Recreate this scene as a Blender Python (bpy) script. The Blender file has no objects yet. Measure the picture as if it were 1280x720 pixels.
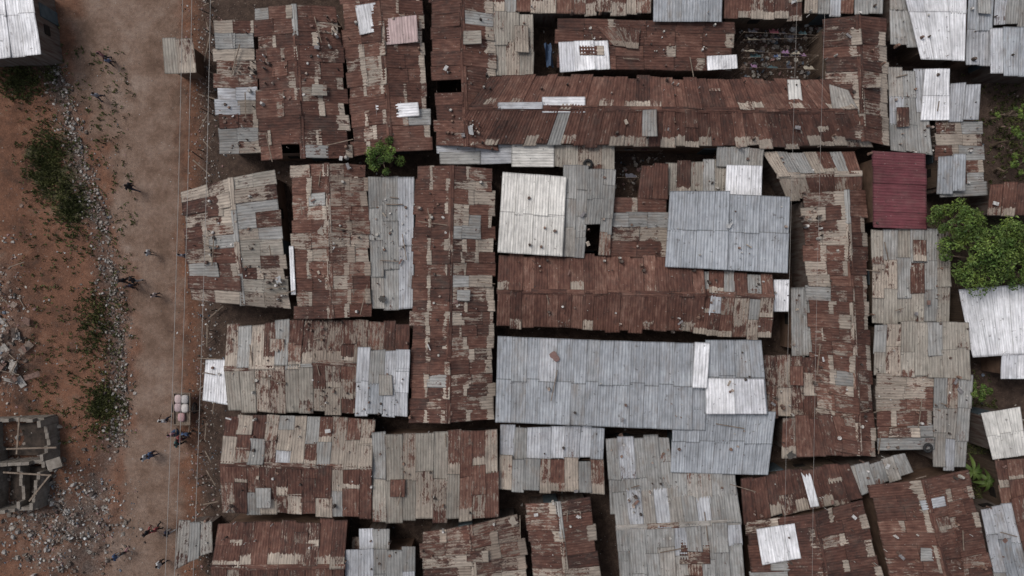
import bpy, math, random
import numpy as np
from mathutils import Vector, Matrix, noise as mnoise
random.seed(11)
R=random.random
def U(a,b): return a+(b-a)*random.random()
CAMH=50.0; S=20.0
def P(x,y,z=0.0):
    k=(CAMH-z)/CAMH
    return Vector(((x-640)/S*k,(360-y)/S*k,z))
SC=bpy.context.scene
COL=SC.collection
def link(o,parent=None):
    COL.objects.link(o)
    if parent: o.parent=parent
    return o
def empty(name,loc=(0,0,0)):
    e=bpy.data.objects.new(name,None); e.empty_display_size=.3; COL.objects.link(e); return e

# ---------------- materials
def newmat(name):
    m=bpy.data.materials.new(name); m.use_nodes=True
    nt=m.node_tree; b=nt.nodes['Principled BSDF']
    b.inputs['Specular IOR Level'].default_value=0.2
    b.inputs['Roughness'].default_value=0.8
    return m,nt,b
class NT:
    def __init__(s,nt): s.nt=nt
    def n(s,t,**kw):
        x=s.nt.nodes.new(t)
        for k,v in kw.items(): setattr(x,k,v)
        return x
    def l(s,a,b): s.nt.links.new(a,b)
    def set(s,sock,v):
        if hasattr(v,'links'): s.l(v,sock)
        else: sock.default_value=v
    def math(s,op,a,b=0.0,clamp=False):
        x=s.n('ShaderNodeMath',operation=op,use_clamp=clamp); s.set(x.inputs[0],a); s.set(x.inputs[1],b); return x.outputs[0]
    def vmul(s,a,v):
        x=s.n('ShaderNodeVectorMath',operation='MULTIPLY'); s.l(a,x.inputs[0]); x.inputs[1].default_value=v; return x.outputs[0]
    def noise(s,vec,scale=1,detail=4,rough=.55):
        x=s.n('ShaderNodeTexNoise'); s.l(vec,x.inputs['Vector']); x.inputs['Scale'].default_value=scale
        x.inputs['Detail'].default_value=detail; x.inputs['Roughness'].default_value=rough; return x.outputs[0]
    def ramp(s,f,stops):
        x=s.n('ShaderNodeValToRGB'); s.l(f,x.inputs[0]); cr=x.color_ramp
        while len(cr.elements)<len(stops): cr.elements.new(.5)
        for e,(p,c) in zip(cr.elements,stops):
            e.position=p; e.color=(c[0],c[1],c[2],1)
        return x.outputs[0]
    def mix(s,f,a,b,mode='MIX'):
        x=s.n('ShaderNodeMix',data_type='RGBA',blend_type=mode)
        s.set(x.inputs[0],f)
        for sock,v in ((x.inputs[6],a),(x.inputs[7],b)):
            if hasattr(v,'links'): s.l(v,sock)
            else: sock.default_value=(*v,1) if len(v)==3 else v
        return x.outputs[2]
    def mr(s,v,a,b,c=0,d=1):
        x=s.n('ShaderNodeMapRange',interpolation_type='SMOOTHSTEP'); s.l(v,x.inputs[0])
        for i,q in enumerate((a,b,c,d)): s.set(x.inputs[i+1],q)
        return x.outputs[0]

def roof_material():
    m,nt,b=newmat('corrugated_iron'); N=NT(nt)
    suv=N.n('ShaderNodeAttribute',attribute_name='suv').outputs['Vector']
    nuv=N.n('ShaderNodeAttribute',attribute_name='nuv').outputs['Vector']
    ta=N.n('ShaderNodeAttribute',attribute_name='tint'); tint=ta.outputs['Color']; rust=ta.outputs['Alpha']
    sx=N.n('ShaderNodeSeparateXYZ'); N.l(nuv,sx.inputs[0]); nu,nv,band=sx.outputs
    rn=N.n('ShaderNodeAttribute',attribute_name='rnd').outputs['Fac']
    nS=N.noise(N.vmul(suv,(9,.9,1)),1,4)
    nI=N.noise(N.vmul(suv,(2.6,1.9,1)),1,5,.6)
    nF=N.noise(N.vmul(suv,(24,8,1)),1,3,.6)
    val=N.math('ADD',N.math('MULTIPLY',nI,.38),N.math('ADD',N.math('MULTIPLY',nS,.37),N.math('MULTIPLY',nF,.25)))
    v1=N.math('MULTIPLY',N.math('SUBTRACT',val,.5),9.5)
    r1=N.math('MULTIPLY',N.math('SUBTRACT',rust,.5),2.9)
    nvd=N.math('ADD',nv,N.math('MULTIPLY',N.math('SUBTRACT',nS,.5),.30))
    bt=N.math('MULTIPLY',N.mr(nvd,.70,.76),band)
    x=N.math('SUBTRACT',N.math('ADD',N.math('ADD',v1,r1),.5),bt)
    mask=N.mr(x,.05,.95)
    rc=N.noise(N.vmul(suv,(4.5,1.8,1.3)),1,5,.65)
    rc2=N.math('ADD',rc,N.math('MULTIPLY',N.math('SUBTRACT',rn,.5),.40))
    rcol=N.ramp(rc2,[(.2,(.034,.019,.016)),(.42,(.070,.033,.025)),(.6,(.104,.050,.037)),(.78,(.165,.092,.069)),(.92,(.27,.205,.16))])
    g=N.mr(N.math('ADD',N.math('MULTIPLY',nS,.6),N.math('MULTIPLY',nI,.4)),.25,.75,.62,1.28)
    zc=N.mix(1.0,tint,g,'MULTIPLY')
    soil=N.mr(rust,-.28,.1,.12,.62)
    stn=N.mr(N.noise(N.vmul(suv,(2.6,.9,2)),1,6,.7),.46,.68)
    zc=N.mix(N.math('MULTIPLY',stn,soil),zc,(.155,.125,.102))
    c=N.mix(mask,zc,rcol)
    eu=N.math('MINIMUM',nu,N.math('SUBTRACT',1.0,nu))
    ev=N.math('MINIMUM',nv,N.math('SUBTRACT',1.0,nv))
    e=N.math('MULTIPLY',N.mr(eu,0.0,.10,.62,1.0),N.mr(ev,0.0,.04,.45,1.0))
    c=N.mix(1.0,c,e,'MULTIPLY')
    geo=N.n('ShaderNodeNewGeometry').outputs['Position']
    gr=N.mr(N.noise(geo,.28,5,.6),.3,.7,.80,1.15)
    c=N.mix(1.0,c,gr,'MULTIPLY')
    blk=N.mr(N.noise(geo,1.1,6,.7),.56,.70,0,.42)
    c=N.mix(N.math('MULTIPLY',blk,N.mr(rust,-.2,.5,.15,1.0)),c,(.045,.034,.029))
    dust=N.mr(N.noise(geo,.9,6,.7),.45,.75,0,.15)
    c=N.mix(dust,c,(.19,.155,.13))
    sp=N.mr(N.noise(geo,7.5,2,.5),.70,.75,0,.5)
    c=N.mix(sp,c,(.32,.29,.255))
    sp2=N.mr(N.noise(geo,4.1,2,.5),.27,.33,.5,0)
    c=N.mix(sp2,c,(.04,.030,.026))
    N.l(c,b.inputs['Base Color'])
    N.l(N.mr(mask,0,1,.5,.85),b.inputs['Roughness'])
    bp=N.n('ShaderNodeBump'); bp.inputs['Strength'].default_value=.35; bp.inputs['Distance'].default_value=.03
    N.l(nF,bp.inputs['Height']); N.l(bp.outputs[0],b.inputs['Normal'])
    return m
ROOF=roof_material()

def simple_mat(name,c1,c2,scale=3,rough=.85,stretch=(1,1,1),bump=.3):
    m,nt,b=newmat(name); N=NT(nt)
    t=N.n('ShaderNodeTexCoord').outputs['Object']
    f=N.noise(N.vmul(t,stretch),scale,5,.6)
    N.l(N.ramp(f,[(.3,c1),(.7,c2)]),b.inputs['Base Color']); b.inputs['Roughness'].default_value=rough
    bp=N.n('ShaderNodeBump'); bp.inputs['Strength'].default_value=bump; bp.inputs['Distance'].default_value=.05
    N.l(f,bp.inputs['Height']); N.l(bp.outputs[0],b.inputs['Normal'])
    return m
def attr_mat(name,rough=.8,var=.35,scale=8):
    m,nt,b=newmat(name); N=NT(nt)
    a=N.n('ShaderNodeAttribute',attribute_name='tint').outputs['Color']
    t=N.n('ShaderNodeNewGeometry').outputs['Position']
    f=N.mr(N.noise(t,scale,4,.6),.3,.7,1-var,1+var)
    N.l(N.mix(1.0,a,f,'MULTIPLY'),b.inputs['Base Color']); b.inputs['Roughness'].default_value=rough
    return m
MUD=simple_mat('mud_wall',(.08,.05,.035),(.16,.10,.07),1.5)
TINW=simple_mat('tin_wall',(.06,.03,.023),(.14,.125,.11),1.2,.7,(6,6,.6))
PLANKW=simple_mat('timber_wall',(.05,.034,.026),(.12,.085,.06),2,.85,(8,8,.5))
WOOD=simple_mat('old_timber',(.09,.065,.05),(.20,.16,.125),4,.85,(1,1,1))
DARK=simple_mat('dark_opening',(.008,.007,.006),(.02,.016,.013),2)
DOORM=simple_mat('painted_door',(.04,.055,.065),(.08,.10,.11),2)
CONC=simple_mat('concrete_block',(.10,.085,.07),(.22,.195,.17),2.5)
WIRE=simple_mat('cable',(.17,.16,.15),(.28,.26,.24),1)
ATTR=attr_mat('coloured_bits')
CLOTH=attr_mat('cloth',.9,.15,20)

class MB:
    def __init__(s): s.v=[];s.f=[];s.mi=[];s.t=[]
    def add(s,vs,fs,mi=0,tint=None):
        o=len(s.v); s.v+= [tuple(v) for v in vs]; s.f+=[tuple(i+o for i in f) for f in fs]; s.mi+=[mi]*len(fs)
        s.t+=[(*(tint or (.3,.3,.3)),1)]*len(vs)
    def box(s,c,d,rot=0,mi=0,tint=None,tilt=None):
        x,y,z=d[0]/2,d[1]/2,d[2]/2
        vs=[Vector((a*x,b*y,e*z)) for e in(-1,1) for b in(-1,1) for a in(-1,1)]
        M=Matrix.Rotation(rot,3,'Z')
        if tilt: M=M@Matrix.Rotation(tilt[0],3,'X')@Matrix.Rotation(tilt[1],3,'Y')
        c=Vector(c)
        s.add([M@v+c for v in vs],[(0,2,3,1),(4,5,7,6),(0,1,5,4),(2,6,7,3),(0,4,6,2),(1,3,7,5)],mi,tint)
    def tube(s,p,q,r0,r1,n=6,mi=0,tint=None):
        p=Vector(p);q=Vector(q);d=(q-p).normalized(); a=d.orthogonal().normalized(); b=d.cross(a)
        vs=[p+(a*math.cos(2*math.pi*i/n)+b*math.sin(2*math.pi*i/n))*r0 for i in range(n)]+[q+(a*math.cos(2*math.pi*i/n)+b*math.sin(2*math.pi*i/n))*r1 for i in range(n)]
        fs=[(i,(i+1)%n,n+(i+1)%n,n+i) for i in range(n)]+[tuple(range(n))[::-1],tuple(range(n,2*n))]
        s.add(vs,fs,mi,tint)
    def obj(s,name,mats,parent=None,smooth=False):
        me=bpy.data.meshes.new(name); me.from_pydata(s.v,[],s.f)
        for m in mats: me.materials.append(m)
        me.polygons.foreach_set('material_index',s.mi)
        if smooth: me.polygons.foreach_set('use_smooth',[True]*len(s.f))
        a=me.attributes.new('tint','FLOAT_COLOR','POINT'); a.data.foreach_set('color',np.array(s.t,dtype='f').ravel())
        me.update()
        return link(bpy.data.objects.new(name,me),parent)

# ---------------- roofs
TAN=(.31,.262,.215); GREY=(.24,.236,.225); BLUE=(.275,.288,.305); WHITE=(.62,.615,.625); LG=(.36,.365,.38)
STY={
 'rust':[(8,.98,TAN),(4,.86,TAN),(1.2,.62,TAN),(.3,.2,GREY)],
 'rustred':[(9,1.1,TAN),(1.2,.95,TAN),(.12,.25,LG)],
 'rusttan':[(4.5,.90,TAN),(4,.68,TAN),(1.8,.40,TAN),(1.0,.15,GREY)],
 'mix':[(3,.84,TAN),(2.5,.58,TAN),(2.0,.3,TAN),(3,.12,GREY),(.6,.0,LG)],
 'greytan':[(4,.20,(.26,.235,.20)),(2,.42,TAN),(1.1,.75,TAN),(2.5,.05,GREY)],
 'grey':[(6,.02,GREY),(2,.2,(.27,.252,.228)),(.7,.55,TAN),(1,-.05,LG)],
 'blue':[(8,-.12,BLUE),(2,-.03,(.255,.263,.272)),(.5,-.1,LG)],
 'clean':[(1,-.25,(.285,.30,.32))],
 'lg':[(5,-.12,LG),(2,-.05,BLUE),(1,.08,GREY)],
 'white':[(6,-.3,WHITE),(1,-.2,(.52,.52,.54))],
 'cream':[(1,-.3,(.53,.51,.475))],
 'maroon':[(1,-.4,(.115,.036,.042))],
 'brown':[(5,.62,(.22,.175,.14)),(2,.45,TAN),(1,.95,TAN)],
 'pink':[(1,-.2,(.36,.27,.26))],
}
def pick(st):
    L=STY[st]; t=U(0,sum(w for w,_,_ in L))
    for w,r,c in L:
        t-=w
        if t<=0: return [r,c]
    return [L[0][1],L[0][2]]
PITCH=.17
class Roof:
    def __init__(s): s.v=[];s.f=[];s.suv=[];s.nuv=[];s.t=[];s.r=[]; s.base=U(.22,.68)
    def sheet(s,A,B,C,D,rust,tint,band=0,bri=1.0,curl=True):
        A,B,C,D=[Vector(p) for p in (A,B,C,D)]
        W=(B-A).length; L=(D-A).length
        nw=max(1,round(W/PITCH)); prof=[(0,0),(.3,0),(.5,1),(.8,1)]
        us=[]
        for i in range(nw):
            for a,h in prof: us.append(((i+a)/nw,h*.017))
        us.append((1.0,0))
        up=(B-A).cross(D-A).normalized()
        if up.z<0: up=-up
        nl=4
        o=len(s.v); R0=U(0,900); rn=min(1,max(0,s.base+U(-.36,.36))); tt=tuple(min(.8,c*bri) for c in tint)
        c0=(.09*R()**3-.012) if curl else 0; c1=(.10*R()**4) if curl else 0; sd=random.choice((0,1))
        for j in range(nl+1):
            t=j/nl
            for u,h in us:
                p=A.lerp(B,u).lerp(D.lerp(C,u),t)+up*(h+c0*(2*t-1)**2+c1*abs(u-sd)**3*t*t)
                s.v.append(p[:]); s.suv.append((u*W,t*L,R0)); s.nuv.append((u,t,band)); s.t.append((*tt,rust)); s.r.append((rn,rn,rn,1))
        n=len(us)
        for j in range(nl):
            for i in range(n-1):
                a=o+j*n+i; s.f.append((a,a+1,a+n+1,a+n))
    def obj(s,name,parent):
        me=bpy.data.meshes.new(name); me.from_pydata(s.v,[],s.f); me.materials.append(ROOF)
        for nm,ty,key,d in (('suv','FLOAT_VECTOR','vector',s.suv),('nuv','FLOAT_VECTOR','vector',s.nuv),('tint','FLOAT_COLOR','color',s.t),('rnd','FLOAT_COLOR','color',s.r)):
            a=me.attributes.new(nm,ty,'POINT'); a.data.foreach_set(key,np.array(d,dtype='f').ravel())
        me.update(); return link(bpy.data.objects.new(name,me),parent)
def bil(q,s,t):
    return q[0].lerp(q[1],s).lerp(q[3].lerp(q[2],s),t)
NEAT=('clean','white','cream','maroon','blue','pink')
def plane(rf,q,flow,style,w=.82,ln=2.2):
    if flow=='h': q=[q[0],q[3],q[2],q[1]]
    WA=((q[1]-q[0]).length+(q[2]-q[3]).length)/2; LA=((q[3]-q[0]).length+(q[2]-q[1]).length)/2
    nc=max(1,round(WA/w)); nr=max(1,round(LA/ln))
    neat=style in NEAT
    cb=[0]+[(i+U(-.12,.12))/nc for i in range(1,nc)]+[1]
    stag=random.choice((.05,.12,.25)); bandy=random.choice((.3,.6,.85)); pbri=U(.88,1.08); prust=U(-.08,.06)
    for i in range(nc):
        k=nr if neat or LA<2.4 else max(1,nr+random.choice((0,0,0,0,0,1,-1)))
        st=[0]+[(j+(U(-.03,.03) if neat else U(-stag,stag)))/k for j in range(1,k)]+[1]
        colbase=pick(style)
        eL=(.03 if neat else random.choice((-.10,-.04,0,.05,.12)))
        eR=(.03 if neat else random.choice((-.10,-.04,0,.05,.12)))
        for j in range(k):
            if R()<.003 and not neat: continue
            r_,c_=colbase if R()<.42 else pick(style)
            os=.035/WA; ot=.07/LA
            s0=cb[i]-(os if i else 0); s1=cb[i+1]+(os if i<nc-1 else 0)
            t0=st[j]-(ot if j else eL/LA); t1=st[j+1]+(ot if j<k-1 else eR/LA)
            jj=(.008 if neat else .04)
            c=[bil(q,s0+U(-jj,jj)/WA,t0+U(-jj,jj)/LA),bil(q,s1+U(-jj,jj)/WA,t0+U(-jj,jj)/LA),bil(q,s1+U(-jj,jj)/WA,t1+U(-jj,jj)/LA),bil(q,s0+U(-jj,jj)/WA,t1+U(-jj,jj)/LA)]
            base=U(0,.025)+(.012*(i%2))+.014*(j%2)
            for p in c: p.z+=base+U(0,.012 if neat else .055)
            band=0
            if not neat and R()<bandy: band=random.choice((1.3,1.9,2.4,1.6,-.8))
            rr=r_+(0 if neat else U(-.10,.08)+prust)
            rf.sheet(*c,rr,c_,band,U(.84,1.14)*pbri if not neat else U(.93,1.06))
HOUSES=[]
def walls(e,q,ztop,mat=None):
    cen=sum(q,Vector())/4
    b=MB(); pts=[]
    for p in q:
        d=(p-cen); d.z=0; L=d.length; pts.append(cen+d*((L-.5)/L))
    pts=[Vector((p.x,p.y,0)) for p in pts]
    zt=ztop-.06
    vs=[(p.x,p.y,-.3) for p in pts]+[(p.x,p.y,zt) for p in pts]
    b.add(vs,[(i,(i+1)%4,4+(i+1)%4,4+i) for i in range(4)])
    b.obj('walls',[mat or random.choice((MUD,TINW,PLANKW,TINW))],e)
    for k,i in enumerate(random.sample(range(4),2)):
        a,c=pts[i],pts[(i+1)%4]; d=(c-a); L=d.length
        if L<1.6: continue
        d.normalize(); n=d.cross(Vector((0,0,1)));
        if n.dot((a+c)/2-Vector((cen.x,cen.y,0)))<0: n=-n
        ang=math.atan2(d.y,d.x)
        db=MB(); f=U(.3,.6)
        m=a+d*L*f+n*.03
        if k==0:
            db.box((m.x,m.y,.95),(.85,.06,1.9),ang); db.obj('door',[DOORM],e)
            if L>3.5:
                w=a+d*L*(f+.28 if f<.45 else f-.28)+n*.03; wb=MB(); wb.box((w.x,w.y,1.4),(.6,.06,.55),ang); wb.obj('window',[DARK],e)
        else:
            db.box((m.x,m.y,1.4),(.6,.06,.55),ang); db.obj('window',[DARK],e)
def house(q,ridge=None,z=2.7,rise=.5,style='rust',flow=None,rp=.5,w=.8,ln=1.9,styles=None,patch=None,wall=True,name='tin_roof_house'):
    if len(q)==4 and not isinstance(q[0],tuple): x0,y0,x1,y1=q; q=[(x0,y0),(x1,y0),(x1,y1),(x0,y1)]
    W=[P(x,y,z) for x,y in q]
    if wall and not style in NEAT:
        cc=sum(W,Vector())/4
        W=[p+(cc-p).normalized()*.09 for p in W]
    e=empty(name); rf=Roof(); st=styles or (style,style)
    rise=rise*1.25
    up=Vector((0,0,rise))
    if ridge=='v':
        a=W[0].lerp(W[1],rp)+up; b=W[3].lerp(W[2],rp)+up
        plane(rf,[W[0],a,b,W[3]],'h',st[0],w,ln); plane(rf,[a,W[1],W[2],b],'h',st[1],w,ln)
        cap=(a,b)
    elif ridge=='h':
        a=W[0].lerp(W[3],rp)+up; b=W[1].lerp(W[2],rp)+up
        plane(rf,[W[0],W[1],b,a],'v',st[0],w,ln); plane(rf,[a,b,W[2],W[3]],'v',st[1],w,ln)
        cap=(a,b)
    else:
        fl=flow or 'v'; cap=None
        Q=[p.copy() for p in W]
        if fl=='v': Q[0].z+=rise;Q[1].z+=rise
        else: Q[0].z+=rise;Q[3].z+=rise
        plane(rf,Q,fl,style,w,ln)
    if cap:
        a,b=cap; d=(b-a); L=d.length; d.normalize(); n=Vector((-d.y,d.x,0)); k=max(1,round(L/1.9)); 
        hw=.17; sl=rise/ max(.6,((W[1]-W[0]).length if ridge=='v' else (W[3]-W[0]).length)/2)*hw
        for i in range(k):
            p0=a+d*(L*i/k-.04)+Vector((0,0,.07+U(0,.015)));p1=a+d*(L*(i+1)/k+.04)+Vector((0,0,.07+U(0,.015)))
            r_,c_=pick(st[0]); r_=r_-.15*R()
            dn=Vector((0,0,-sl))
            o=U(-.03,.03)
            rf.sheet(p0-n*hw+dn,p0+n*o,p1+n*o,p1-n*hw+dn,r_,c_,0,1.1,False)
            rf.sheet(p0+n*o,p0+n*hw+dn,p1+n*hw+dn,p1+n*o,r_,c_,0,1.0,False)
    if not style in NEAT and st[0] not in NEAT and wall:
        area=(W[1]-W[0]).length*(W[3]-W[0]).length
        for _ in range(int(area/30+R())):
            fl=('h' if ridge=='v' else 'v') if ridge else (flow or 'v')
            s_,t_=U(.12,.8),U(.1,.8); c=bil(W,s_,t_); 
            if ridge=='v': hgt=rise*(1-abs(s_-rp)/max(rp,1-rp))
            elif ridge=='h': hgt=rise*(1-abs(t_-rp)/max(rp,1-rp))
            else: hgt=rise*((1-t_) if fl=='v' else (1-s_))
            hgt+=.15
            a_,b_=U(.5,.9),U(.8,2.0)
            if fl=='h': a_,b_=b_,a_
            ps=random.choice(('rust','rusttan','grey','greytan','rusttan','brown'))
            q4=[c+Vector((0,0,hgt)),c+Vector((a_,0,hgt)),c+Vector((a_,-b_,hgt)),c+Vector((0,-b_,hgt))]
            if c.x+a_<W[1].x-.2 and c.y-b_>W[2].y+.2: plane(rf,q4,fl,ps,.85,2.2)
    for pt in (patch or []):
        pq,ps=pt[0],pt[1]; pz=z+rise*(pt[2] if len(pt)>2 else 1)+.13
        if not isinstance(pq[0],tuple): x0,y0,x1,y1=pq; pq=[(x0,y0),(x1,y0),(x1,y1),(x0,y1)]
        plane(rf,[P(x,y,pz) for x,y in pq],pt[3] if len(pt)>3 else 'v',ps,.9,2.4)
    rf.obj('roof',e)
    if wall:
        walls(e,W,z)
    HOUSES.append((W,z,rise,style in NEAT))
    return e

h=house
# --- column nearest the road, top
h([(268,27),(320,24),(326,194),(278,197)],None,2.6,.35,'mix','h',ln=1.3)
h([(318,9),(423,8),(440,200),(325,203)],'v',2.8,.45,'rust',rp=.5,ln=1.4)
h([(422,-50),(524,-50),(540,190),(441,197)],'v',2.7,.45,'rust',rp=.5,ln=1.4,patch=[([(444,8),(470,4),(476,38),(450,44)],'white',.6),([(470,131),(522,128),(524,145),(472,149)],'white',.6,'h'),([(480,24),(521,19),(523,52),(483,56)],'pink',.7)])
h([(534,-50),(618,-50),(622,190),(545,184)],'v',2.75,.5,'rust',rp=.5,ln=1.4)
h([(612,93),(1040,100),(1094,185),(557,181)],'h',2.95,.5,'rust',rp=.5,ln=2.1,w=.7,styles=('rustred','rust'),
  patch=[((678,121,731,141),'white',.75,'h'),((622,128,676,136),'lg',.9,'h'),([(984,100),(1000,100),(1004,134),(986,133)],'cream',.5),([(1036,105),(1060,112),(1072,138),(1040,138)],'grey',.7)])
h([(1026,22),(1107,22),(1113,185),(1035,176)],'v',2.85,.5,'rust',ln=1.6)
h((578,-40,815,18),None,2.7,.3,'rusttan')
h((816,-40,902,27),None,2.9,.3,'blue')
h((902,-40,1003,25),None,2.6,.3,'rust')
h((1003,-40,1068,20),None,2.7,.3,'mix')
h((1066,-40,1104,20),None,2.95,.2,'lg')
h((615,16,668,96),None,2.6,.2,'greytan')
h([(694,24),(918,28),(918,90),(694,88)],None,2.5,.2,'rust','h',patch=[([(698,53),(760,51),(763,86),(700,90)],'white',.9),([(883,71),(921,69),(922,85),(884,88)],'white',.9),([(745,34),(800,36),(798,60),(768,58)],'brown',.6)])
h([(1118,-40),(1205,-40),(1206,76),(1150,74)],None,2.9,.25,'white','v',w=1.0,ln=3)
h([(1108,-40),(1124,-40),(1154,60),(1112,60)],None,2.7,.2,'grey')
h((1206,-40,1239,84),None,2.6,.25,'lg')
h([(1232,34),(1320,34),(1320,97),(1236,95)],None,2.75,.2,'lg')
h((1240,-40,1320,33),None,2.6,.3,'grey')
h([(1106,86),(1155,86),(1165,198),(1112,190)],None,2.6,.2,'grey')
h([(1153,88),(1184,88),(1186,150),(1150,150)],None,2.9,.2,'white')
h((1183,106,1224,153),None,2.7,.2,'lg')
h([(1163,150),(1226,150),(1232,246),(1168,250)],None,2.4,.25,'mix','h')
h((1170,194,1206,242),None,2.9,.1,'lg')
h([(1088,189),(1156,192),(1158,287),(1090,285)],None,3.2,.15,'maroon','h',w=.85,ln=3)
h((1231,228,1320,272),None,2.5,.3,'rust')
# --- second row by the road
h([(226,238),(346,210),(364,388),(238,376)],'v',2.6,.4,'greytan',rp=.55,ln=1.5,styles=('mix','greytan'))
h([(362,205),(460,204),(466,398),(369,400)],'v',2.8,.45,'rusttan',rp=.5,ln=1.5,styles=('rusttan','brown'),patch=[([(361,308),(367,308),(370,368),(364,368)],'white',.1)])
h([(460,220),(520,218),(518,387),(464,387)],None,2.65,.25,'grey',w=.9,ln=2.6)
h([(520,206),(617,209),(618,526),(510,530)],'v',2.9,.5,'rusttan',rp=.47,ln=1.4,w=.72,styles=('rust','rusttan'))
h([(548,180),(640,179),(640,205),(550,206)],None,2.55,.1,'lg','h',wall=False,name='tin_lean_to')
h((640,178,692,209),None,2.62,.1,'cream','h',wall=False,name='tin_lean_to')
h([(690,176),(770,176),(770,216),(690,210)],None,2.5,.1,'greytan')
h([(628,216),(708,222),(703,320),(622,315)],None,3.3,.15,'cream','v',w=.9,ln=2.5)
h([(703,208),(770,210),(763,324),(700,322)],None,3.0,.25,'grey')
h([(760,246),(836,246),(836,324),(758,322)],None,2.6,.2,'rusttan','h')
h([(800,206),(836,206),(836,252),(795,250)],None,2.7,.2,'rustred')
h([(830,201),(910,198),(910,248),(830,248)],None,2.5,.1,'greytan')
h((893,183,955,210),None,2.75,.1,'grey')
h([(907,207),(952,208),(952,246),(906,246)],None,2.95,.1,'white')
h([(836,240),(911,240),(909,337),(831,333)],None,3.4,.2,'clean',w=.85,ln=2.4)
h([(910,244),(986,247),(984,341),(908,337)],None,3.3,.2,'clean',w=.85,ln=2.4)
h([(951,190),(1069,188),(1080,248),(982,252)],'h',2.6,.35,'mix')
h([(1000,240),(1080,236),(1093,572),(1022,560)],'v',2.75,.5,'rusttan',rp=.66,ln=1.5,styles=('rusttan','rust'))
h([(974,519),(1066,517),(1092,572),(975,571)],None,2.9,.3,'rusttan')
h([(621,318),(880,320),(880,417),(619,409)],'h',2.8,.6,'rustred',rp=.5,ln=2.4,w=.7,styles=('rustred','rustred'))
h([(870,337),(967,342),(965,426),(864,418)],'h',2.9,.3,'mix',rp=.35)
h((966,350,986,389),None,2.7,.1,'white',wall=False,name='tin_lean_to')
h([(987,355),(1015,355),(1018,448),(989,448)],None,2.45,.1,'grey')
h([(950,442),(1018,442),(1024,522),(953,522)],None,2.5,.3,'rusttan')
h([(622,420),(750,425),(746,532),(619,527)],None,3.3,.3,'blue',w=.85,ln=2.7)
h([(749,425),(882,429),(882,538),(745,532)],None,3.35,.3,'blue',w=.85,ln=2.7)
h([(880,425),(950,425),(960,518),(880,516)],None,3.5,.2,'blue',w=.85,ln=2.4,patch=[([(882,473),(955,474),(958,517),(882,517)],'white',.5),([(868,428),(888,429),(884,485),(865,484)],'white',1)])  # first white patch is glare painted onto the roof, second a white sheet
h([(840,510),(968,514),(960,593),(838,590)],None,3.1,.2,'clean',w=.85,ln=2)
h([(1084,286),(1186,288),(1188,406),(1089,406)],None,2.7,.25,'greytan')
h([(1089,404),(1209,401),(1215,473),(1089,471)],None,2.8,.2,'greytan')
h([(1090,465),(1167,465),(1169,563),(1092,564)],None,2.65,.2,'mix','h')
h([(1163,465),(1214,469),(1207,587),(1164,587)],None,2.55,.2,'grey')
h([(1193,362),(1320,352),(1320,440),(1215,446)],None,2.8,.3,'white','v',w=.9,ln=3)
h((1250,442,1320,473),None,2.7,.1,'white')
h([(1223,516),(1272,508),(1284,568),(1240,574)],None,3.0,.2,'cream')
h([(1238,572),(1320,565),(1330,642),(1253,651)],None,2.6,.2,'rust')
# --- lower rows
h([(282,406),(396,396),(394,518),(284,514)],'h',2.6,.35,'greytan',rp=.5,styles=('mix','greytan'))
h([(392,399),(514,403),(512,519),(391,517)],'h',2.7,.35,'rusttan',rp=.45,styles=('brown','rusttan'))
h([(446,435),(514,434),(511,521),(442,519)],None,3.15,.1,'lg','v')
h([(281,517),(471,522),(466,647),(276,641)],'h',2.75,.5,'mix',rp=.48,ln=1.5,styles=('mix','rusttan'))
h([(465,539),(579,536),(576,652),(465,652)],None,2.85,.3,'greytan',w=.9,ln=2.4)
h([(575,535),(623,533),(625,647),(573,653)],None,2.9,.3,'rusttan')
h([(624,529),(757,533),(756,575),(622,573)],None,2.7,.2,'lg')
h([(622,569),(756,572),(757,616),(621,614)],None,2.6,.2,'mix')
h([(525,664),(650,640),(668,760),(527,760)],'v',2.7,.4,'brown',rp=.5,ln=1.7)
h([(655,627),(738,618),(757,760),(668,760)],'v',2.8,.4,'mix',rp=.5,ln=1.6,styles=('rusttan','rusttan'))
h([(755,544),(836,542),(846,641),(761,641)],None,2.7,.3,'grey')
h([(764,612),(920,600),(934,760),(775,760)],'h',2.8,.4,'lg',styles=('grey','grey'),rp=.3,patch=[((850,655,885,705),'rusttan',.4,'h')])
h([(838,589),(920,591),(924,641),(840,641)],None,2.9,.1,'grey')
h([(271,651),(437,649),(433,760),(263,760)],'h',2.7,.4,'rust',rp=.5)
h([(432,685),(521,681),(522,760),(430,760)],None,2.6,.3,'grey')
h((448,658,489,690),None,2.75,.1,'grey')
h([(922,595),(1061,577),(1079,623),(928,656)],None,2.7,.2,'rust')
h([(930,652),(1080,622),(1112,760),(940,760)],'v',2.75,.5,'rust',rp=.55,ln=1.8,patch=[([(945,661),(993,654),(1001,697),(952,705)],'white',.6),([(1001,590),(1012,588),(1024,632),(1013,634)],'white',.2)])
h([(1050,583),(1130,565),(1144,591),(1060,624)],None,2.65,.2,'grey')
h([(1085,605),(1209,584),(1252,760),(1120,760)],'v',2.8,.5,'rust',rp=.5,ln=1.8,patch=[([(1150,626),(1180,620),(1183,632),(1153,638)],'lg',.8,'h'),([(1170,650),(1186,647),(1190,660),(1174,663)],'grey',.8)])
h([(1221,631),(1263,624),(1300,760),(1248,760)],None,2.6,.2,'lg')
h([(1258,622),(1330,600),(1340,760),(1295,760)],None,2.7,.2,'mix')
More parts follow.
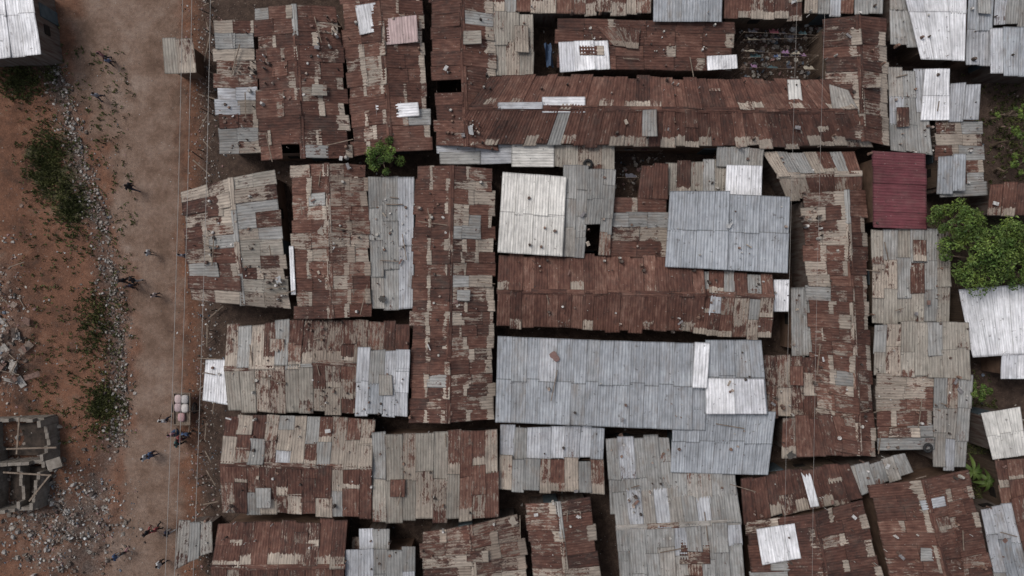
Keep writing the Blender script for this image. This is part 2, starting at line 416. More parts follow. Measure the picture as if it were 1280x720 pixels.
# roadside stalls and top-left shed
h([(-60,-30),(40,-30),(53,68),(-60,80)],None,2.9,.2,'white','v',w=.9,ln=3)
h([(203,47),(243,45),(248,95),(205,96)],None,2.2,.1,'greytan',name='market_stall')
h([(224,649),(268,648),(268,691),(218,710)],None,2.2,.1,'grey',name='market_stall')
h([(258,450),(297,449),(294,507),(253,500)],None,2.4,.1,'white',name='market_stall')
h((440,668,452,690),None,2.0,.05,'brown',wall=False,name='tin_lean_to')
# houses just outside the photographed area
for (X0,X1,Y0,Y1) in ((260,1650,-420,-60),(260,1650,775,1120),(1345,1650,-60,775),(-500,-330,-420,1100)):
    y=Y0
    while y<Y1-60:
        x=X0+U(0,30); hh=U(100,170)
        while x<X1:
            ww=U(90,210)
            h([(x+U(-6,6),y+U(-6,6)),(x+ww,y+U(-6,6)),(x+ww+U(-6,6),y+hh-14),(x,y+hh-14+U(-6,6))],random.choice(('h','v')),U(2.5,3),.45,random.choice(('rust','mix','rusttan','grey','greytan')),w=.9,ln=2.4)
            x+=ww+U(8,20)
        y+=hh

# ---------------- ground
def interp(y,pts):
    ys=[p[0] for p in pts]; xs=[p[1] for p in pts]; return np.interp(y,ys,xs)
def axis(lo,hi,d):
    core=np.arange(lo,hi+d/2,d); out=[];x=d
    pos=0
    while pos<1500: x*=1.35; pos+=x; out.append(pos)
    out=np.array(out); return np.concatenate([lo-out[::-1],core,hi+out])
xs=axis(-36,36,.2); ys=axis(-22,22,.2)
GX,GY=np.meshgrid(xs,ys)
px=GX*S+640; py=360-GY*S
def nz(x,y,s,o=0): return mnoise.fractal(Vector((x*s+o,y*s,o)),.8,2.0,4)
inner=(np.abs(GX)<37)&(np.abs(GY)<23)
N1=np.zeros_like(GX);N2=np.zeros_like(GX)
for i,j in zip(*np.nonzero(inner)):
    N1[i,j]=nz(GX[i,j],GY[i,j],.35,3.1); 
    if GX[i,j]<-17: N2[i,j]=nz(GX[i,j],GY[i,j],1.3,9.7)
rl=interp(py,[(-400,60),(0,72),(100,90),(200,118),(300,144),(400,160),(500,162),(600,148),(720,118),(1100,90)])
DCL=[(-400,20),(0,45),(60,52),(130,78),(200,98),(300,128),(400,142),(480,148),(560,140),(620,120),(1100,90)]
dc=interp(py,DCL)
sm=lambda t:np.clip(t,0,1)**2*(3-2*np.clip(t,0,1))
road=sm((px+N1*26-rl)/20)*sm((238-px+N2*14)/26)
ditch=np.exp(-((px+N2*9-dc)/14)**2)*(px<260)*np.clip(.75+.5*N1,0,1)
def blob(cx,cy,rx,ry): return np.exp(-(((px-cx)/rx)**2+((py-cy)/ry)**2))
grass=np.clip(1.4*blob(60,200,26,40)+.9*blob(88,255,22,32)+.55*blob(120,410,22,36)+.9*blob(128,510,20,26)+.5*blob(30,100,20,22)+.4*blob(20,20,30,30)*(px>40)+blob(1250,300,60,70)+blob(1225,540,25,60),0,1)*np.clip(.6+N2*1.5,0,1)
rub=np.clip(blob(80,650,70,40)+blob(15,430,26,46)+.7*blob(5,350,18,30)+.5*blob(90,700,60,25),0,1)*np.clip(.8+N2,0,1)
GZ=-.35*ditch+N1*.05*(px<rl)+N2*.08*(1-road)*(px<260)+rub*(.25+.25*N2)+.5*sm((60-px)/60)*(px<80)*(py<560)*inner
GZ=np.where(inner,GZ,0)
n0,n1=GX.shape
V=np.stack([GX,GY,GZ],-1).reshape(-1,3)
idx=np.arange(n0*n1).reshape(n0,n1)
F=np.stack([idx[:-1,:-1],idx[:-1,1:],idx[1:,1:],idx[1:,:-1]],-1).reshape(-1,4)
me=bpy.data.meshes.new('ground'); me.from_pydata(V.tolist(),[],F.tolist())
a=me.attributes.new('zone','FLOAT_COLOR','POINT')
a.data.foreach_set('color',np.stack([road,grass,np.clip(ditch,0,1),rub],-1).astype('f').ravel())
me.polygons.foreach_set('use_smooth',[True]*len(F)); me.update()
m,nt,b=newmat('dirt_ground'); N=NT(nt)
za=N.n('ShaderNodeAttribute',attribute_name='zone'); sp=N.n('ShaderNodeSeparateColor'); N.l(za.outputs['Color'],sp.inputs[0])
geo=N.n('ShaderNodeNewGeometry').outputs['Position']
a1=N.noise(geo,.35,6,.65); a2=N.noise(geo,2.2,6,.65); a3=N.noise(geo,9,4,.6); a4=N.noise(geo,.9,6,.6)
yard=N.ramp(a2,[(.3,(.030,.020,.016)),(.7,(.08,.054,.041))])  # yard dirt darkened to paint shade into the gaps between houses
red=N.ramp(N.math('ADD',N.math('MULTIPLY',a1,.5),N.math('MULTIPLY',a4,.5)),[(.38,(.060,.036,.026)),(.47,(.105,.052,.033)),(.56,(.14,.068,.042)),(.66,(.145,.096,.070))])
sxyz=N.n('ShaderNodeSeparateXYZ'); N.l(geo,sxyz.inputs[0])
isl=N.mr(sxyz.outputs[0],-18.8,-20.2)
base=N.mix(isl,yard,red)
roadc=N.ramp(N.math('ADD',N.math('MULTIPLY',a1,.5),N.math('MULTIPLY',a4,.5)),[(.38,(.095,.060,.043)),(.47,(.140,.092,.068)),(.55,(.170,.118,.091)),(.66,(.21,.157,.127))])
c=N.mix(sp.outputs[0],base,roadc)
c=N.mix(N.math('MULTIPLY',sp.outputs[2],.75),c,N.ramp(a3,[(.3,(.036,.030,.027)),(.7,(.125,.107,.095))]))
gm=N.mr(N.math('ADD',sp.outputs[1],N.math('MULTIPLY',N.math('SUBTRACT',a3,.5),1.1)),.25,.7)
c=N.mix(N.math('MULTIPLY',gm,.8),c,N.ramp(a2,[(.3,(.028,.037,.018)),(.7,(.068,.072,.034))]))
c=N.mix(N.math('MULTIPLY',za.outputs['Alpha'],.7),c,N.ramp(a3,[(.3,(.06,.048,.04)),(.55,(.125,.10,.085)),(.75,(.22,.195,.175))]))
fine=N.mr(N.noise(geo,22,3,.6),.3,.7,.80,1.2); c=N.mix(1.0,c,fine,'MULTIPLY')
mott=N.mr(N.noise(geo,4.5,4,.7),.35,.65,.86,1.1); c=N.mix(1.0,c,mott,'MULTIPLY')
peb=N.mr(N.noise(geo,13,2,.5),.68,.73,0,.5); c=N.mix(peb,c,(.30,.26,.22))
N.l(c,b.inputs['Base Color']); b.inputs['Roughness'].default_value=.95
bp=N.n('ShaderNodeBump'); bp.inputs['Strength'].default_value=.6; bp.inputs['Distance'].default_value=.1; N.l(a3,bp.inputs['Height']); N.l(bp.outputs[0],b.inputs['Normal'])
me.materials.append(m); link(bpy.data.objects.new('ground',me))
def gz(x,y):
    i=min(max(int(np.searchsorted(ys,y)),0),n0-1); j=min(max(int(np.searchsorted(xs,x)),0),n1-1); return float(GZ[i,j])

# ---------------- litter, rubble, stones
LC=[(.42,.42,.41),(.3,.28,.26),(.26,.22,.19),(.2,.165,.14),(.18,.13,.105),(.15,.11,.085),(.11,.085,.07),(.12,.14,.17),(.24,.15,.14),(.05,.045,.04),(.34,.31,.27),(.27,.24,.22)]
SCOL=[(.22,.195,.17),(.17,.145,.125),(.27,.245,.225),(.13,.105,.09),(.10,.078,.066),(.30,.28,.26)]
def bits(name,gen,n,s0,s1,flat=.35,cols=LC,mat=ATTR):
    b=MB()
    for _ in range(n):
        x,y=gen(); p=P(x,y); z=gz(p.x,p.y)
        s=s0+(s1-s0)*R()**3; c=random.choice(cols); k=U(.55,1.1)
        hgt=s*U(.15,flat); m_=random.choice((4,5,6)); da=2*math.pi/m_; el=U(.45,1); ea=U(0,3.14)
        rad=[U(.5,1) for _ in range(m_)]; a0=U(0,6.28)
        def pt(i,f,zz):
            u=math.cos(a0+i*da)*s/2*rad[i]*f; v=math.sin(a0+i*da)*s/2*rad[i]*f*el
            return (p.x+u*math.cos(ea)-v*math.sin(ea),p.y+u*math.sin(ea)+v*math.cos(ea),zz)
        vs=[pt(i,1,z-.02) for i in range(m_)]+[pt(i,.75,z+hgt*U(.5,1)) for i in range(m_)]
        b.add(vs,[(i,(i+1)%m_,m_+(i+1)%m_,m_+i) for i in range(m_)]+[tuple(range(m_,2*m_))],0,tuple(min(.6,q*k) for q in c))
    return b.obj(name,[mat])
def G(a,s): return random.gauss(a,s)
def g_ditch(w=9):
    y=U(60,560); return float(interp(y,DCL))+G(0,w),y
bits('stones',lambda:g_ditch(9),2800,.05,.38,.5,SCOL)
bits('litter',lambda:g_ditch(13),1100,.04,.25)
bits('litter',lambda:(G(85,38),G(650,32)),3400,.04,.33)
bits('litter',lambda:(G(12,14),G(410,60)),1200,.05,.4)
bits('litter',lambda:(G(256,12),U(-20,740)),2800,.04,.28)
bits('stones',lambda:(U(90,245),U(-20,740)),1100,.03,.13,.4,SCOL)
bits('litter',lambda:(U(0,160),U(80,720)),1300,.03,.2)
bits('litter',lambda:(U(270,1290),U(-20,740)),3000,.06,.35)
bits('rubble',lambda:(G(65,40),G(640,38)),600,.12,.6,.6,SCOL)
def roofz(x,y):
    best=None
    for W,z,rise,nt_ in HOUSES:
        k=(CAMH-z)/CAMH; wx=(x-640)/S*k; wy=(360-y)/S*k
        inside=True
        for i in range(4):
            a,c=W[i],W[(i+1)%4]
            if (c.x-a.x)*(wy-a.y)-(c.y-a.y)*(wx-a.x)>0.0: inside=False;break
        if inside and (best is None or z>best[0]): best=(z,rise,W,nt_)
    return best
sb=MB(); pb=MB(); rg=MB()
CL=[(U(250,1270),U(10,710)) for _ in range(70)]
for _ in range(2400):
    if R()<.5: x,y=U(240,1275),U(5,715)
    else:
        cx,cy=random.choice(CL); x,y=G(cx,12),G(cy,12)
    r=roofz(x,y)
    if not r or (r[3] and R()<.8): continue
    z=r[0]+r[1]*.75+.1; p=P(x,y,z); t=R()
    if t<.80:
        s=.03+.13*R()**2.5; rad=[U(.6,1) for _ in range(6)]; c=random.choice([(.33,.31,.28),(.25,.2,.17),(.38,.36,.34),(.08,.06,.05),(.12,.08,.065),(.05,.04,.035),(.16,.1,.075)])
        vs=[(p.x+math.cos(i*1.047)*s*rad[i],p.y+math.sin(i*1.047)*s*rad[i],z-.4) for i in range(6)]+[(p.x+math.cos(i*1.047)*s*.7*rad[i],p.y+math.sin(i*1.047)*s*.7*rad[i],z+s*U(.4,.8)) for i in range(6)]
        sb.add(vs,[(i,(i+1)%6,6+(i+1)%6,6+i) for i in range(6)]+[(6,7,8,9,10,11)],0,c)
    elif t<.84 :
        sb.box((p.x,p.y,z+.03),(U(.12,.4),U(.06,.22),.06),U(0,3),0,random.choice([(.34,.33,.32),(.26,.22,.18),(.15,.14,.14),(.14,.085,.07)]))
    elif t<.875:
        pb.box((p.x,p.y,z+.06),(U(.5,1.9),.05,.05),random.choice((0,1.57))+U(-.3,.3))
    elif t<.881:
        a_,b_=U(.12,.3),U(.1,.22); ro=U(0,3); vs=[];nn=5; c=random.choice([(.3,.3,.3),(.16,.1,.09),(.22,.19,.16),(.06,.055,.05)])
        for i in range(nn):
            for j in range(nn):
                u=(i/(nn-1)-.5)*2*a_+U(-.06,.06);v=(j/(nn-1)-.5)*2*b_+U(-.06,.06)
                vs.append((p.x+u*math.cos(ro)-v*math.sin(ro),p.y+u*math.sin(ro)+v*math.cos(ro),z+U(0,.1)))
        rg.add(vs,[(i*nn+j,i*nn+j+1,(i+1)*nn+j+1,(i+1)*nn+j) for i in range(nn-1) for j in range(nn-1)],0,c)
sb.obj('roof_stones',[ATTR]); pb.obj('roof_planks',[WOOD]); rg.obj('discarded_cloths',[CLOTH],None,True)
def torus_vs(b,c,Rm,r,n=16,k=7,tint=(.02,.02,.02)):
    vs=[];fs=[]
    for i in range(n):
        for j in range(k):
            a=2*math.pi*i/n; q=2*math.pi*j/k
            vs.append((c[0]+(Rm+r*math.cos(q))*math.cos(a),c[1]+(Rm+r*math.cos(q))*math.sin(a),c[2]+r*math.sin(q)))
            fs.append((i*k+j,((i+1)%n)*k+j,((i+1)%n)*k+(j+1)%k,i*k+(j+1)%k))
    b.add(vs,fs,0,tint)
for (x,y) in ((1160,560),(735,205)):
    r=roofz(x,y)
    if r:
        z=r[0]+r[1]*.7+.15; p=P(x,y,z); t=MB(); torus_vs(t,p,.22,.08); t.obj('old_tyre',[ATTR],None,True)
tp=MB(); vs=[];nn=9
for i in range(nn):
    for j in range(nn):
        p=P(680+i*1.1+j*.5,52+j*3.6,1.9); vs.append((p.x,p.y,1.5+.25*math.sin(i*.9+j*.6)+U(-.06,.06)))
tp.add(vs,[(i*nn+j,i*nn+j+1,(i+1)*nn+j+1,(i+1)*nn+j) for i in range(nn-1) for j in range(nn-1)],0,(.06,.09,.15)); tp.obj('plastic_tarpaulin',[CLOTH],None,True)

# ---------------- washing lines in the yard
def washing(x0,x1,y,n,sk=0):
    e=empty('washing_line'); w=MB(); a=P(x0,y,1.9);c=P(x1,y+sk,1.9)
    w.tube(a,c,.01,.01,4); 
    for q in(a,c): w.tube((q.x,q.y,0),(q.x,q.y,1.95),.04,.03,6)
    w.obj('line_and_posts',[WOOD],e)
    cb=MB(); L=(c-a).length; sl=(c.y-a.y)/L; t=U(.1,.6)
    while t<L-.5:
        ww=U(.2,.7); hh=U(.5,1); col=random.choice([(.3,.3,.32),(.06,.1,.2),(.2,.07,.09),(.2,.12,.2),(.1,.1,.12),(.3,.27,.22),(.06,.1,.11),(.04,.04,.05)])
        nseg=6; vs=[];
        for i in range(nseg+1):
            for k in range(4):
                f=k/3; vs.append((a.x+t+ww*i/nseg,a.y+sl*t+.06*math.sin(i*1.9+t)*f+.35*f*f*U(.8,1.1),1.9-hh*f*.85))
        cb.add(vs,[(i*4+k,(i+1)*4+k,(i+1)*4+k+1,i*4+k+1) for i in range(nseg) for k in range(3)],0,col)
        t+=ww+U(.02,.9)
    cb.obj('clothes',[CLOTH],e,True)
for yy,sk in ((40,4),(50,-3),(64,5),(72,-2),(84,3)): washing(930,1022,yy,5,sk)
washing(770,828,188,4); washing(772,798,222,3)
bits('scrap',lambda:(U(925,1028),U(30,98)),500,.08,.6)
bits('scrap',lambda:(U(765,832),U(178,248)),200,.08,.5)

# ---------------- half-built block shelter, bottom left
e=empty('ruined_block_building'); b=MB()
def wl(x0,y0,x1,y1,hh,t=.2):
    a=P(x0,y0);c=P(x1,y1); L=(c-a).length; ang=math.atan2(c.y-a.y,c.x-a.x); n=max(2,int(L/.4))
    for i in range(n):
        m=a.lerp(c,(i+.5)/n); q=hh*U(.55,1.05); b.box((m.x,m.y,q/2-.2),(L/n-.012,t+U(-.01,.01),q+.4),ang+U(-.04,.04))
for s in ((-20,522,70,520,1.7),(70,520,75,585,1.8),(8,525,10,632,1.7),(10,632,62,628,1.7),(62,585,60,628,1.7),(10,575,72,572,1.6),(38,575,38,630,1.2),(-20,600,8,600,1.3)): wl(*s)
b.obj('walls',[CONC],e)
b=MB(); 
for x,y,l,a in ((40,560,3.0,.03),(35,592,2.9,-.06),(22,545,2.2,1.5),(50,610,2.0,.9)):
    p=P(x,y,1.9); b.box((p.x,p.y,1.85+R()*.1),(l,.09,.07),a)
b.obj('roof_beams',[WOOD],e)
b=MB(); p=P(38,603); b.box((p.x,p.y,.2),(2.2,2.1,.02),0); p=P(40,548); b.box((p.x,p.y,.24),(2.6,2.0,.02),0); b.obj('shade_floor',[simple_mat('shade_floor',(.012,.01,.009),(.06,.045,.036),2.5)],e)  # near-black floor sheets paint in the shade of the cells' dark interior
b=MB(); p=P(66,580,2.15); b.box((p.x,p.y,2.0),(.9,.6,.1),.3); b.obj('concrete_slab',[CONC],e)
bits('rubble',lambda:(U(0,75),U(522,632)),260,.1,.55,.6,SCOL)
e=empty('collapsed_shelter'); b=MB()
for _ in range(60):
    p=P(G(12,12),G(440,22),.4); b.box((p.x,p.y,U(.2,.8)),(U(.2,.9),U(.15,.5),.04),U(0,3),0,random.choice([(.22,.2,.18),(.18,.14,.115),(.12,.075,.06),(.28,.26,.24),(.08,.06,.05)]),(U(-.4,.4),U(-.4,.4)))
b.obj('panels',[ATTR],e); b=MB()
for _ in range(18):
    p=P(U(-5,30),U(310,480),.4); b.box((p.x,p.y,U(.3,1)),(U(.6,1.8),.05,.05),U(0,3))
b.obj('poles',[WOOD],e)
fb=MB()
for y in range(0,720,9):
    if R()<.45:
        p=P(262+8*math.sin(y*.02)+U(-4,4),y); fb.tube((p.x,p.y,0),(p.x+U(-.3,.3),p.y+U(-.3,.3),U(1.0,1.7)),.04,.03,6)
for y in range(0,700,30):
    p=P(260+U(-8,8),y,1); fb.box((p.x,p.y,U(.1,1.2)),(U(.6,2.0),.07,.05),U(-1.6,1.6))
fb.obj('timber_fence',[WOOD])

# ---------------- vegetation
def leafmat(name,c1,c2):
    m,nt,b=newmat(name); N=NT(nt)
    t=N.n('ShaderNodeAttribute',attribute_name='tint').outputs['Color']
    g=N.n('ShaderNodeNewGeometry').outputs['Position']
    f=N.noise(g,.9,4,.6); c=N.mix(1.0,N.ramp(f,[(.35,c1),(.65,c2)]),t,'MULTIPLY')
    N.l(c,b.inputs['Base Color']); b.inputs['Roughness'].default_value=.6
    return m
LEAF=leafmat('foliage',(.040,.072,.018),(.105,.145,.038)); WEED=leafmat('weed_leaves',(.038,.046,.02),(.082,.088,.04))
BARK=simple_mat('bark',(.07,.05,.035),(.16,.12,.09),5)
def leaves(b,c,r,n,ls,mi=1,flat=.7):
    kc=U(.7,1.3)
    for _ in range(n):
        d=Vector((G(0,1),G(0,1),G(0,1))).normalized()*r*(.35+.7*R()**.5); d.z*=flat
        p=c+d; nrm=(Vector((d.x,d.y,d.z+r*.5)).normalized()+Vector((G(0,.6),G(0,.6),G(0,.3)))).normalized()
        a=nrm.orthogonal().normalized(); a.rotate(Matrix.Rotation(U(0,6.28),3,nrm)); q=nrm.cross(a)
        l=ls*U(.6,1.3); w=l*.45; k=kc*U(.5,1.5)
        b.add([p-a*l,p+q*w,p+a*l,p-q*w],[(0,1,2,3)],mi,(k*U(.9,1.1),k,k*U(.7,1)))
def tree(x,y,rad,ht,ncl=22,nl=170,ls=.11,name='broadleaf_tree'):
    e=empty(name); p=P(x,y,ht*.8); b=MB(); base=Vector((p.x,p.y,0)); lp=base
    for i in range(1,5):
        q=Vector((p.x+U(-.15,.15),p.y+U(-.15,.15),ht*.55*i/4)); b.tube(lp,q,.05*ht*(1.1-i*.2)*.6,.05*ht*(.95-i*.2)*.6,8); lp=q
    top=lp; cl=[]
    for i in range(ncl):
        a=i*2.399+U(-.3,.3); rr=rad*math.sqrt((i+.5)/ncl)*U(.65,1.0)
        c=Vector((p.x+math.cos(a)*rr,p.y+math.sin(a)*rr,ht*(.95-.3*(rr/rad)**2)+U(-.6,.4))); cl.append(c)
        mid=top.lerp(c,.5)+Vector((U(-.2,.2),U(-.2,.2),.1)); b.tube(top-Vector((0,0,.2)),mid,.07,.045,5); b.tube(mid,c,.045,.015,5)
    b.obj('trunk_and_limbs',[BARK],e)
    b=MB()
    for c in cl: leaves(b,c,rad*U(.15,.33),nl,ls,0)
    b.obj('crown',[LEAF],e)
tree(478,194,1.15,4.6,14,150,.075)
tree(1198,280,1.7,5.0,24,170,.09)
tree(1232,322,2.1,5.6,34,190,.09)
tree(1268,304,1.8,5.2,24,170,.09)
tree(1282,170,.8,4.2,10,110,.09); tree(1284,205,.7,4,8,110,.09)
tree(1222,490,.9,3.0,10,80,.08); tree(1290,335,1.7,5,20,170,.09)
tree(1268,140,.6,3.2,6,70,.08)
def banana(x,y,sc=1):
    p=P(x,y,2.2); b=MB(); b.tube((p.x,p.y,0),(p.x,p.y,2.0),.1,.07,8,0)
    for i in range(8):
        a=i*.8+U(-.2,.2); L=U(.7,1.1)*sc; seg=6; vs=[]
        for k in range(seg+1):
            t=k/seg; w=.12*math.sin(math.pi*min(1,t*.95+.06)); c=Vector((p.x+math.cos(a)*L*t,p.y+math.sin(a)*L*t,2.0+.7*t-1.3*t*t)); n=Vector((-math.sin(a),math.cos(a),0))*w
            vs+=[c-n+Vector((0,0,.05)),c,c+n+Vector((0,0,.05))]
        fs=[]
        for k in range(seg): fs+=[(3*k,3*k+3,3*k+4,3*k+1),(3*k+1,3*k+4,3*k+5,3*k+2)]
        kk=U(.6,.9); b.add(vs,fs,1,(kk,kk,kk*.9))
    b.obj('banana_plant',[BARK,LEAF],None,True)
banana(1218,590,1); banana(1236,602,.8)
b=MB(); cnt=0
while cnt<3900:
    x,y=random.choice([(G(60,14),G(200,26)),(G(60,12),G(205,22)),(G(90,12),G(258,20)),(G(120,14),G(405,30)),(G(129,11),G(508,16)),(G(30,12),G(100,14)),(U(40,160),U(60,560)),(U(30,170),U(60,560)),(G(1225,12),G(540,30)),(G(1262,18),G(160,45)),(G(1240,25),G(620,15)),(G(55,8),G(60,30))])
    p=P(x,y); z=gz(p.x,p.y); cnt+=1
    for _ in range(4):
        a=U(0,6.28); l=U(.05,.2); hh=U(.04,.24); w=l*.28; k=U(.6,1.6)
        d=Vector((math.cos(a),math.sin(a),0)); n=Vector((-d.y,d.x,0)); o=Vector((p.x+U(-.1,.1),p.y+U(-.1,.1),z))
        b.add([o-n*w*.3,o+n*w*.3,o+d*l*.6+n*w+Vector((0,0,hh)),o+d*l+Vector((0,0,hh*.8)),o+d*l*.6-n*w+Vector((0,0,hh))],[(0,1,2,3,4)],0,(k*1.05,k,k*U(.7,1)))
b.obj('weeds',[WEED])

# ---------------- power lines
def pole(x,y,hh=7.5):
    p=P(x,y,0); b=MB(); b.tube((p.x,p.y,-.2),(p.x,p.y,hh),.13,.09,10); b.box((p.x,p.y,hh-.35),(1.9,.1,.12),0)
    for k in (-.8,0,.8): b.tube((p.x+k,p.y,hh-.3),(p.x+k,p.y,hh-.08),.04,.03,6)
    b.obj('utility_pole',[WOOD]); return p
def wires(p,q,hh=7.5,offs=(-.8,0,.8),r=.015):
    b=MB()
    for o in offs:
        pr=None
        for i in range(13):
            t=i/12; c=Vector((p.x+(q.x-p.x)*t+o,p.y+(q.y-p.y)*t,hh-.06-.6*4*t*(1-t)))
            if pr is not None: b.tube(pr,c,r,r,4)
            pr=c
    b.obj('power_line',[WIRE])
p1=pole(308,-130);p3=pole(278,860); wires(p1,p3,7.5,(-.8,-.3,.7))
p4=pole(962,-130);p5=pole(940,860); wires(p4,p5,7.5,(-.6,.9),.008)

# ---------------- people
def solid(name,c,rough=.8): return simple_mat(name,tuple(q*.85 for q in c),tuple(min(.8,q*1.12) for q in c),12,rough,bump=.1)
SKIN=solid('skin',(.085,.042,.028),.55); HAIR=solid('hair',(.012,.01,.009)); SHOE=solid('shoe',(.03,.025,.02)); EYE=solid('eye',(.5,.48,.45))
_pm={}
def cm(c):
    if c not in _pm: _pm[c]=solid('clothing',c)
    return _pm[c]
def person(x,y,face,shirt,pants,stride=.25,height=1.68,arm=.15,bend=0.0,skirt=False):
    s=height/1.74
    J={'pel':(0,0,.96,.125),'sp':(0,.02+bend*.1,1.18,.12),'ch':(0,.02+bend*.25,1.38,.15),'nk':(0,.03+bend*.33,1.50,.058),'hd':(0,.06+bend*.4,1.585,.088),'ht':(0,.045+bend*.42,1.675,.085)}
    for sd,k in (('l',-1),('r',1)):
        w=stride*k; aw=-arm*k
        J['sh'+sd]=(k*.175,.02+bend*.25,1.42,.065); J['el'+sd]=(k*.235,.0+aw*.5+bend*.3,1.14,.046); J['wr'+sd]=(k*.24,.1+aw*1.2+bend*.4,.92,.028); J['ha'+sd]=(k*.235,.13+aw*1.35+bend*.45,.85,.034)
        J['hp'+sd]=(k*.09,0,.90,.095); J['kn'+sd]=(k*.10,.06+w*.5,.50,.062); J['an'+sd]=(k*.10,-.02+w,.085+(.06 if w<0 else 0),.042); J['to'+sd]=(k*.115,.15+w,.04,.036)
    E=[('pel','sp'),('sp','ch'),('ch','nk'),('nk','hd'),('hd','ht')]
    for sd in 'lr': E+=[('ch','sh'+sd),('sh'+sd,'el'+sd),('el'+sd,'wr'+sd),('wr'+sd,'ha'+sd),('pel','hp'+sd),('hp'+sd,'kn'+sd),('kn'+sd,'an'+sd),('an'+sd,'to'+sd)]
    keys=list(J); me=bpy.data.meshes.new('tmp'); me.from_pydata([J[k][:3] for k in keys],[(keys.index(a),keys.index(b)) for a,b in E],[])
    o=bpy.data.objects.new('tmp',me); COL.objects.link(o); md=o.modifiers.new('s','SKIN'); 
    for i,k in enumerate(keys):
        d=me.skin_vertices[0].data[i]; r=J[k][3]; d.radius=(r*1.25,r*.85) if k in('pel','sp','ch') else (r,r); d.use_root=(k=='pel')
    ss=o.modifiers.new('b','SUBSURF'); ss.levels=1; ss.render_levels=1
    dg=bpy.context.evaluated_depsgraph_get(); ev=o.evaluated_get(dg); m2=bpy.data.meshes.new_from_object(ev); bpy.data.objects.remove(o)
    B=MB(); vs=[v.co.copy() for v in m2.vertices]; fs=[tuple(p.vertices) for p in m2.polygons]
    segs=[(Vector(J[a][:3]),Vector(J[b][:3]),a,b) for a,b in E]
    B.add(vs,fs)
    mats=[SKIN,HAIR,cm(shirt),cm(pants),SHOE,EYE]
    for fi,f in enumerate(fs):
        c=sum((vs[i] for i in f),Vector())/len(f); best=(9,None)
        for a,bb,na,nb in segs:
            ab=bb-a; t=max(0,min(1,(c-a).dot(ab)/ab.length_squared)); d=(a+ab*t-c).length
            if d<best[0]: best=(d,(na,nb,t))
        na,nb,t=best[1]; mi=2
        if na in('nk','hd'): 
            mi=0
            if c.z>1.63 or (c.y<J['hd'][1]-.02 and c.z>1.54): mi=1
        elif na.startswith('el') or na.startswith('wr'): mi=0
        elif na.startswith('hp') or na.startswith('kn') or nb.startswith('hp'): mi=3
        elif na.startswith('an'): mi=4
        B.mi[fi]=mi
    hx,hy,hz=J['hd'][:3]
    B.tube((hx,hy+.07,hz+.0),(hx,hy+.105,hz-.015),.016,.012,5,0)
    for k in(-1,1):
        B.box((hx+k*.03,hy+.083,hz+.02),(.022,.01,.012),0,5); B.box((hx+k*.088,hy,hz),(.018,.035,.055),0,0)
    B.box((hx,hy+.082,hz-.045),(.045,.012,.012),0,3)
    for sd,k in(('l',-1),('r',1)):
        h_=Vector(J['ha'+sd][:3]); w_=Vector(J['wr'+sd][:3]); d=(h_-w_).normalized()
        for i,(off,L) in enumerate(((-.027,.06),(-.009,.075),(.009,.07),(.027,.055))):
            p0=h_+Vector((0,off,0))+d*.02; p1=p0+d*L*.6; p2=p1+(d+Vector((-k*.5,0,0))).normalized()*L*.5
            B.tube(p0,p1,.009,.0085,5,0); B.tube(p1,p2,.0085,.006,5,0)
        t0=h_+Vector((0,.025,.02)); t1=t0+(d+Vector((0,.9,0))).normalized()*.05; B.tube(t0,t1,.011,.008,5,0)
    if skirt:
        n=14; vs=[];
        for zz,r in((1.0,.15),(.7,.22),(.4,.27)):
            for i in range(n):
                a=2*math.pi*i/n; vs.append((math.cos(a)*r*(1+.05*math.sin(4*a)),math.sin(a)*r,zz))
        B.add(vs,[(k*n+i,k*n+(i+1)%n,(k+1)*n+(i+1)%n,(k+1)*n+i) for k in(0,1) for i in range(n)],3)
    ob=B.obj('pedestrian',mats,None,True)
    p=P(x,y); ob.location=(p.x,p.y,gz(p.x,p.y)); ob.rotation_euler=(0,0,face); ob.scale=(s,s,s)
    return ob
NAV=(.03,.032,.05); BLK=(.018,.018,.02); WHT=(.42,.42,.42); PNK=(.38,.2,.23); BLU=(.06,.09,.16); RED=(.22,.06,.06); TEA=(.06,.12,.12)
person(172,236,1.2,BLK,NAV,.3); person(137,74,2.5,(.2,.1,.1),NAV,.2,1.55); person(144,81,.3,(.1,.12,.18),BLK,.15,1.3); person(130,124,.2,(.2,.2,.22),NAV,.2,1.5)
person(163,351,.6,BLK,BLK,.2,1.6); person(172,357,3.5,NAV,BLK,.15,1.6); person(176,350,2.2,BLK,(.3,.3,.3),.2,1.55); person(194,317,1.5,WHT,(.3,.25,.2),.1,1.4)
person(234,320,0,(.3,.3,.33),BLU,.1,1.5); person(201,369,1,(.4,.33,.3),NAV,.1,1.4)
person(212,523,0,WHT,NAV,.15,1.6); person(222,540,.7,PNK,BLU,.1,1.5,skirt=True); person(233,545,2,RED,NAV,.15,1.5); person(240,539,3,BLU,BLK,.15,1.5); person(229,551,5,TEA,BLK,.1,1.5)
person(190,568,1.5,WHT,BLU,.15,1.5); person(197,565,1.6,BLU,NAV,.15,1.5); person(193,660,1.2,BLK,RED,.25,1.6); person(203,656,.9,RED,BLK,.2,1.5); person(217,661,2,NAV,WHT,.2,1.4)
person(154,690,2,BLU,WHT,.15,1.4); person(162,686,.5,BLK,PNK,.15,1.3); person(208,699,2,WHT,BLK,.15,1.5)
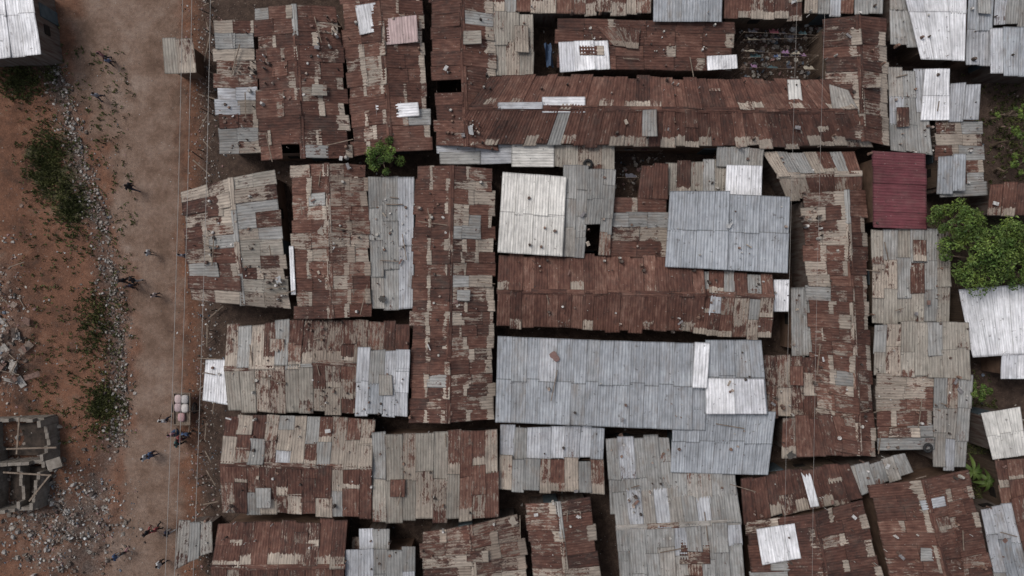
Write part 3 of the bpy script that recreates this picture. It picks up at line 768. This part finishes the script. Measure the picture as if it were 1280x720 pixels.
# ---------------- handcart with load
e=empty('handcart'); c=P(228,511,.7); b=MB()
def T(x,y,z): return (c.x+x,c.y+y,z)
for i in range(7): b.box(T(-.42+i*.14,0,.66),(.125,1.9,.03),0)
for k in(-1,1):
    b.box(T(k*.5,0,.74),(.05,1.95,.14),0); b.tube(T(k*.42,-.95,.62),T(k*.36,-1.75,.8),.03,.025,6)
for k in(-1,1): b.box(T(0,k*.97,.74),(.95,.05,.13),0)
b.tube(T(-.62,0,.36),T(.62,0,.36),.03,.03,6); b.obj('bed_and_handles',[WOOD],e)
b=MB()
for k in(-1,1):
    n=18; vs=[];fs=[]
    for i in range(n):
        a=2*math.pi*i/n
        for j in range(6):
            q=2*math.pi*j/6; vs.append(T(k*.62+.045*math.sin(q),(.32+.045*math.cos(q))*math.cos(a),.36+(.32+.045*math.cos(q))*math.sin(a))); fs.append((i*6+j,((i+1)%n)*6+j,((i+1)%n)*6+(j+1)%6,i*6+(j+1)%6))
    b.add(vs,fs,0,(.02,.02,.02))
    for i in range(6):
        a=math.pi*i/3; b.tube(T(k*.62,0,.36),T(k*.62,.3*math.cos(a),.36+.3*math.sin(a)),.012,.012,5,0,(.2,.18,.16))
b.obj('wheels',[ATTR],e)
b=MB()
for i,(x,y,t) in enumerate(((-.2,.62,(.38,.3,.29)),(.22,.6,(.33,.31,.3)),(-.21,.1,(.32,.25,.25)),(.22,.05,(.42,.39,.37)),(0,-.5,(.32,.2,.2)))):
    vs=[];fs=[]
    for a in range(7):
        for q in range(12):
            th=math.pi*a/6; ph=2*math.pi*q/12; sx=math.copysign(abs(math.cos(ph))**.6,math.cos(ph)); sy=math.copysign(abs(math.sin(ph))**.6,math.sin(ph)); st=abs(math.sin(th))**.6
            vs.append(T(x+.23*sx*st,y+.28*sy*st,.82+.15*math.cos(th)))
    fs=[(a*12+q,(a+1)*12+q,(a+1)*12+(q+1)%12,a*12+(q+1)%12) for a in range(6) for q in range(12)]
    b.add(vs,fs,0,t)
b.obj('sacks',[CLOTH],e,True)

# ---------------- light, sky, camera
w=bpy.data.worlds.new('World'); SC.world=w; w.use_nodes=True; nt=w.node_tree; N=NT(nt)
sky=N.n('ShaderNodeTexSky'); sky.sky_type='NISHITA'; sky.sun_disc=False; EL=math.radians(56); AZ=math.radians(-50)
sky.sun_elevation=EL; sky.sun_rotation=AZ; sky.dust_density=4; sky.air_density=1
hs=N.n('ShaderNodeHueSaturation'); hs.inputs['Saturation'].default_value=.5; N.l(sky.outputs[0],hs.inputs['Color'])
bg=nt.nodes['Background']; N.l(hs.outputs[0],bg.inputs['Color']); bg.inputs['Strength'].default_value=.14
L=bpy.data.lights.new('sun','SUN'); L.energy=1.45; L.angle=math.radians(20); L.color=(1,.975,.95)
so=link(bpy.data.objects.new('sun',L)); d=Vector((math.sin(AZ)*math.cos(EL),math.cos(AZ)*math.cos(EL),math.sin(EL)))
so.rotation_euler=d.to_track_quat('Z','Y').to_euler(); so.location=d*80
cam=bpy.data.cameras.new('camera'); cam.sensor_width=36; cam.lens=36*CAMH/64; cam.clip_end=4000
co=link(bpy.data.objects.new('camera',cam)); co.location=(0,0,CAMH); SC.camera=co
SC.view_settings.view_transform='Standard'; SC.view_settings.look='None'; SC.view_settings.exposure=0
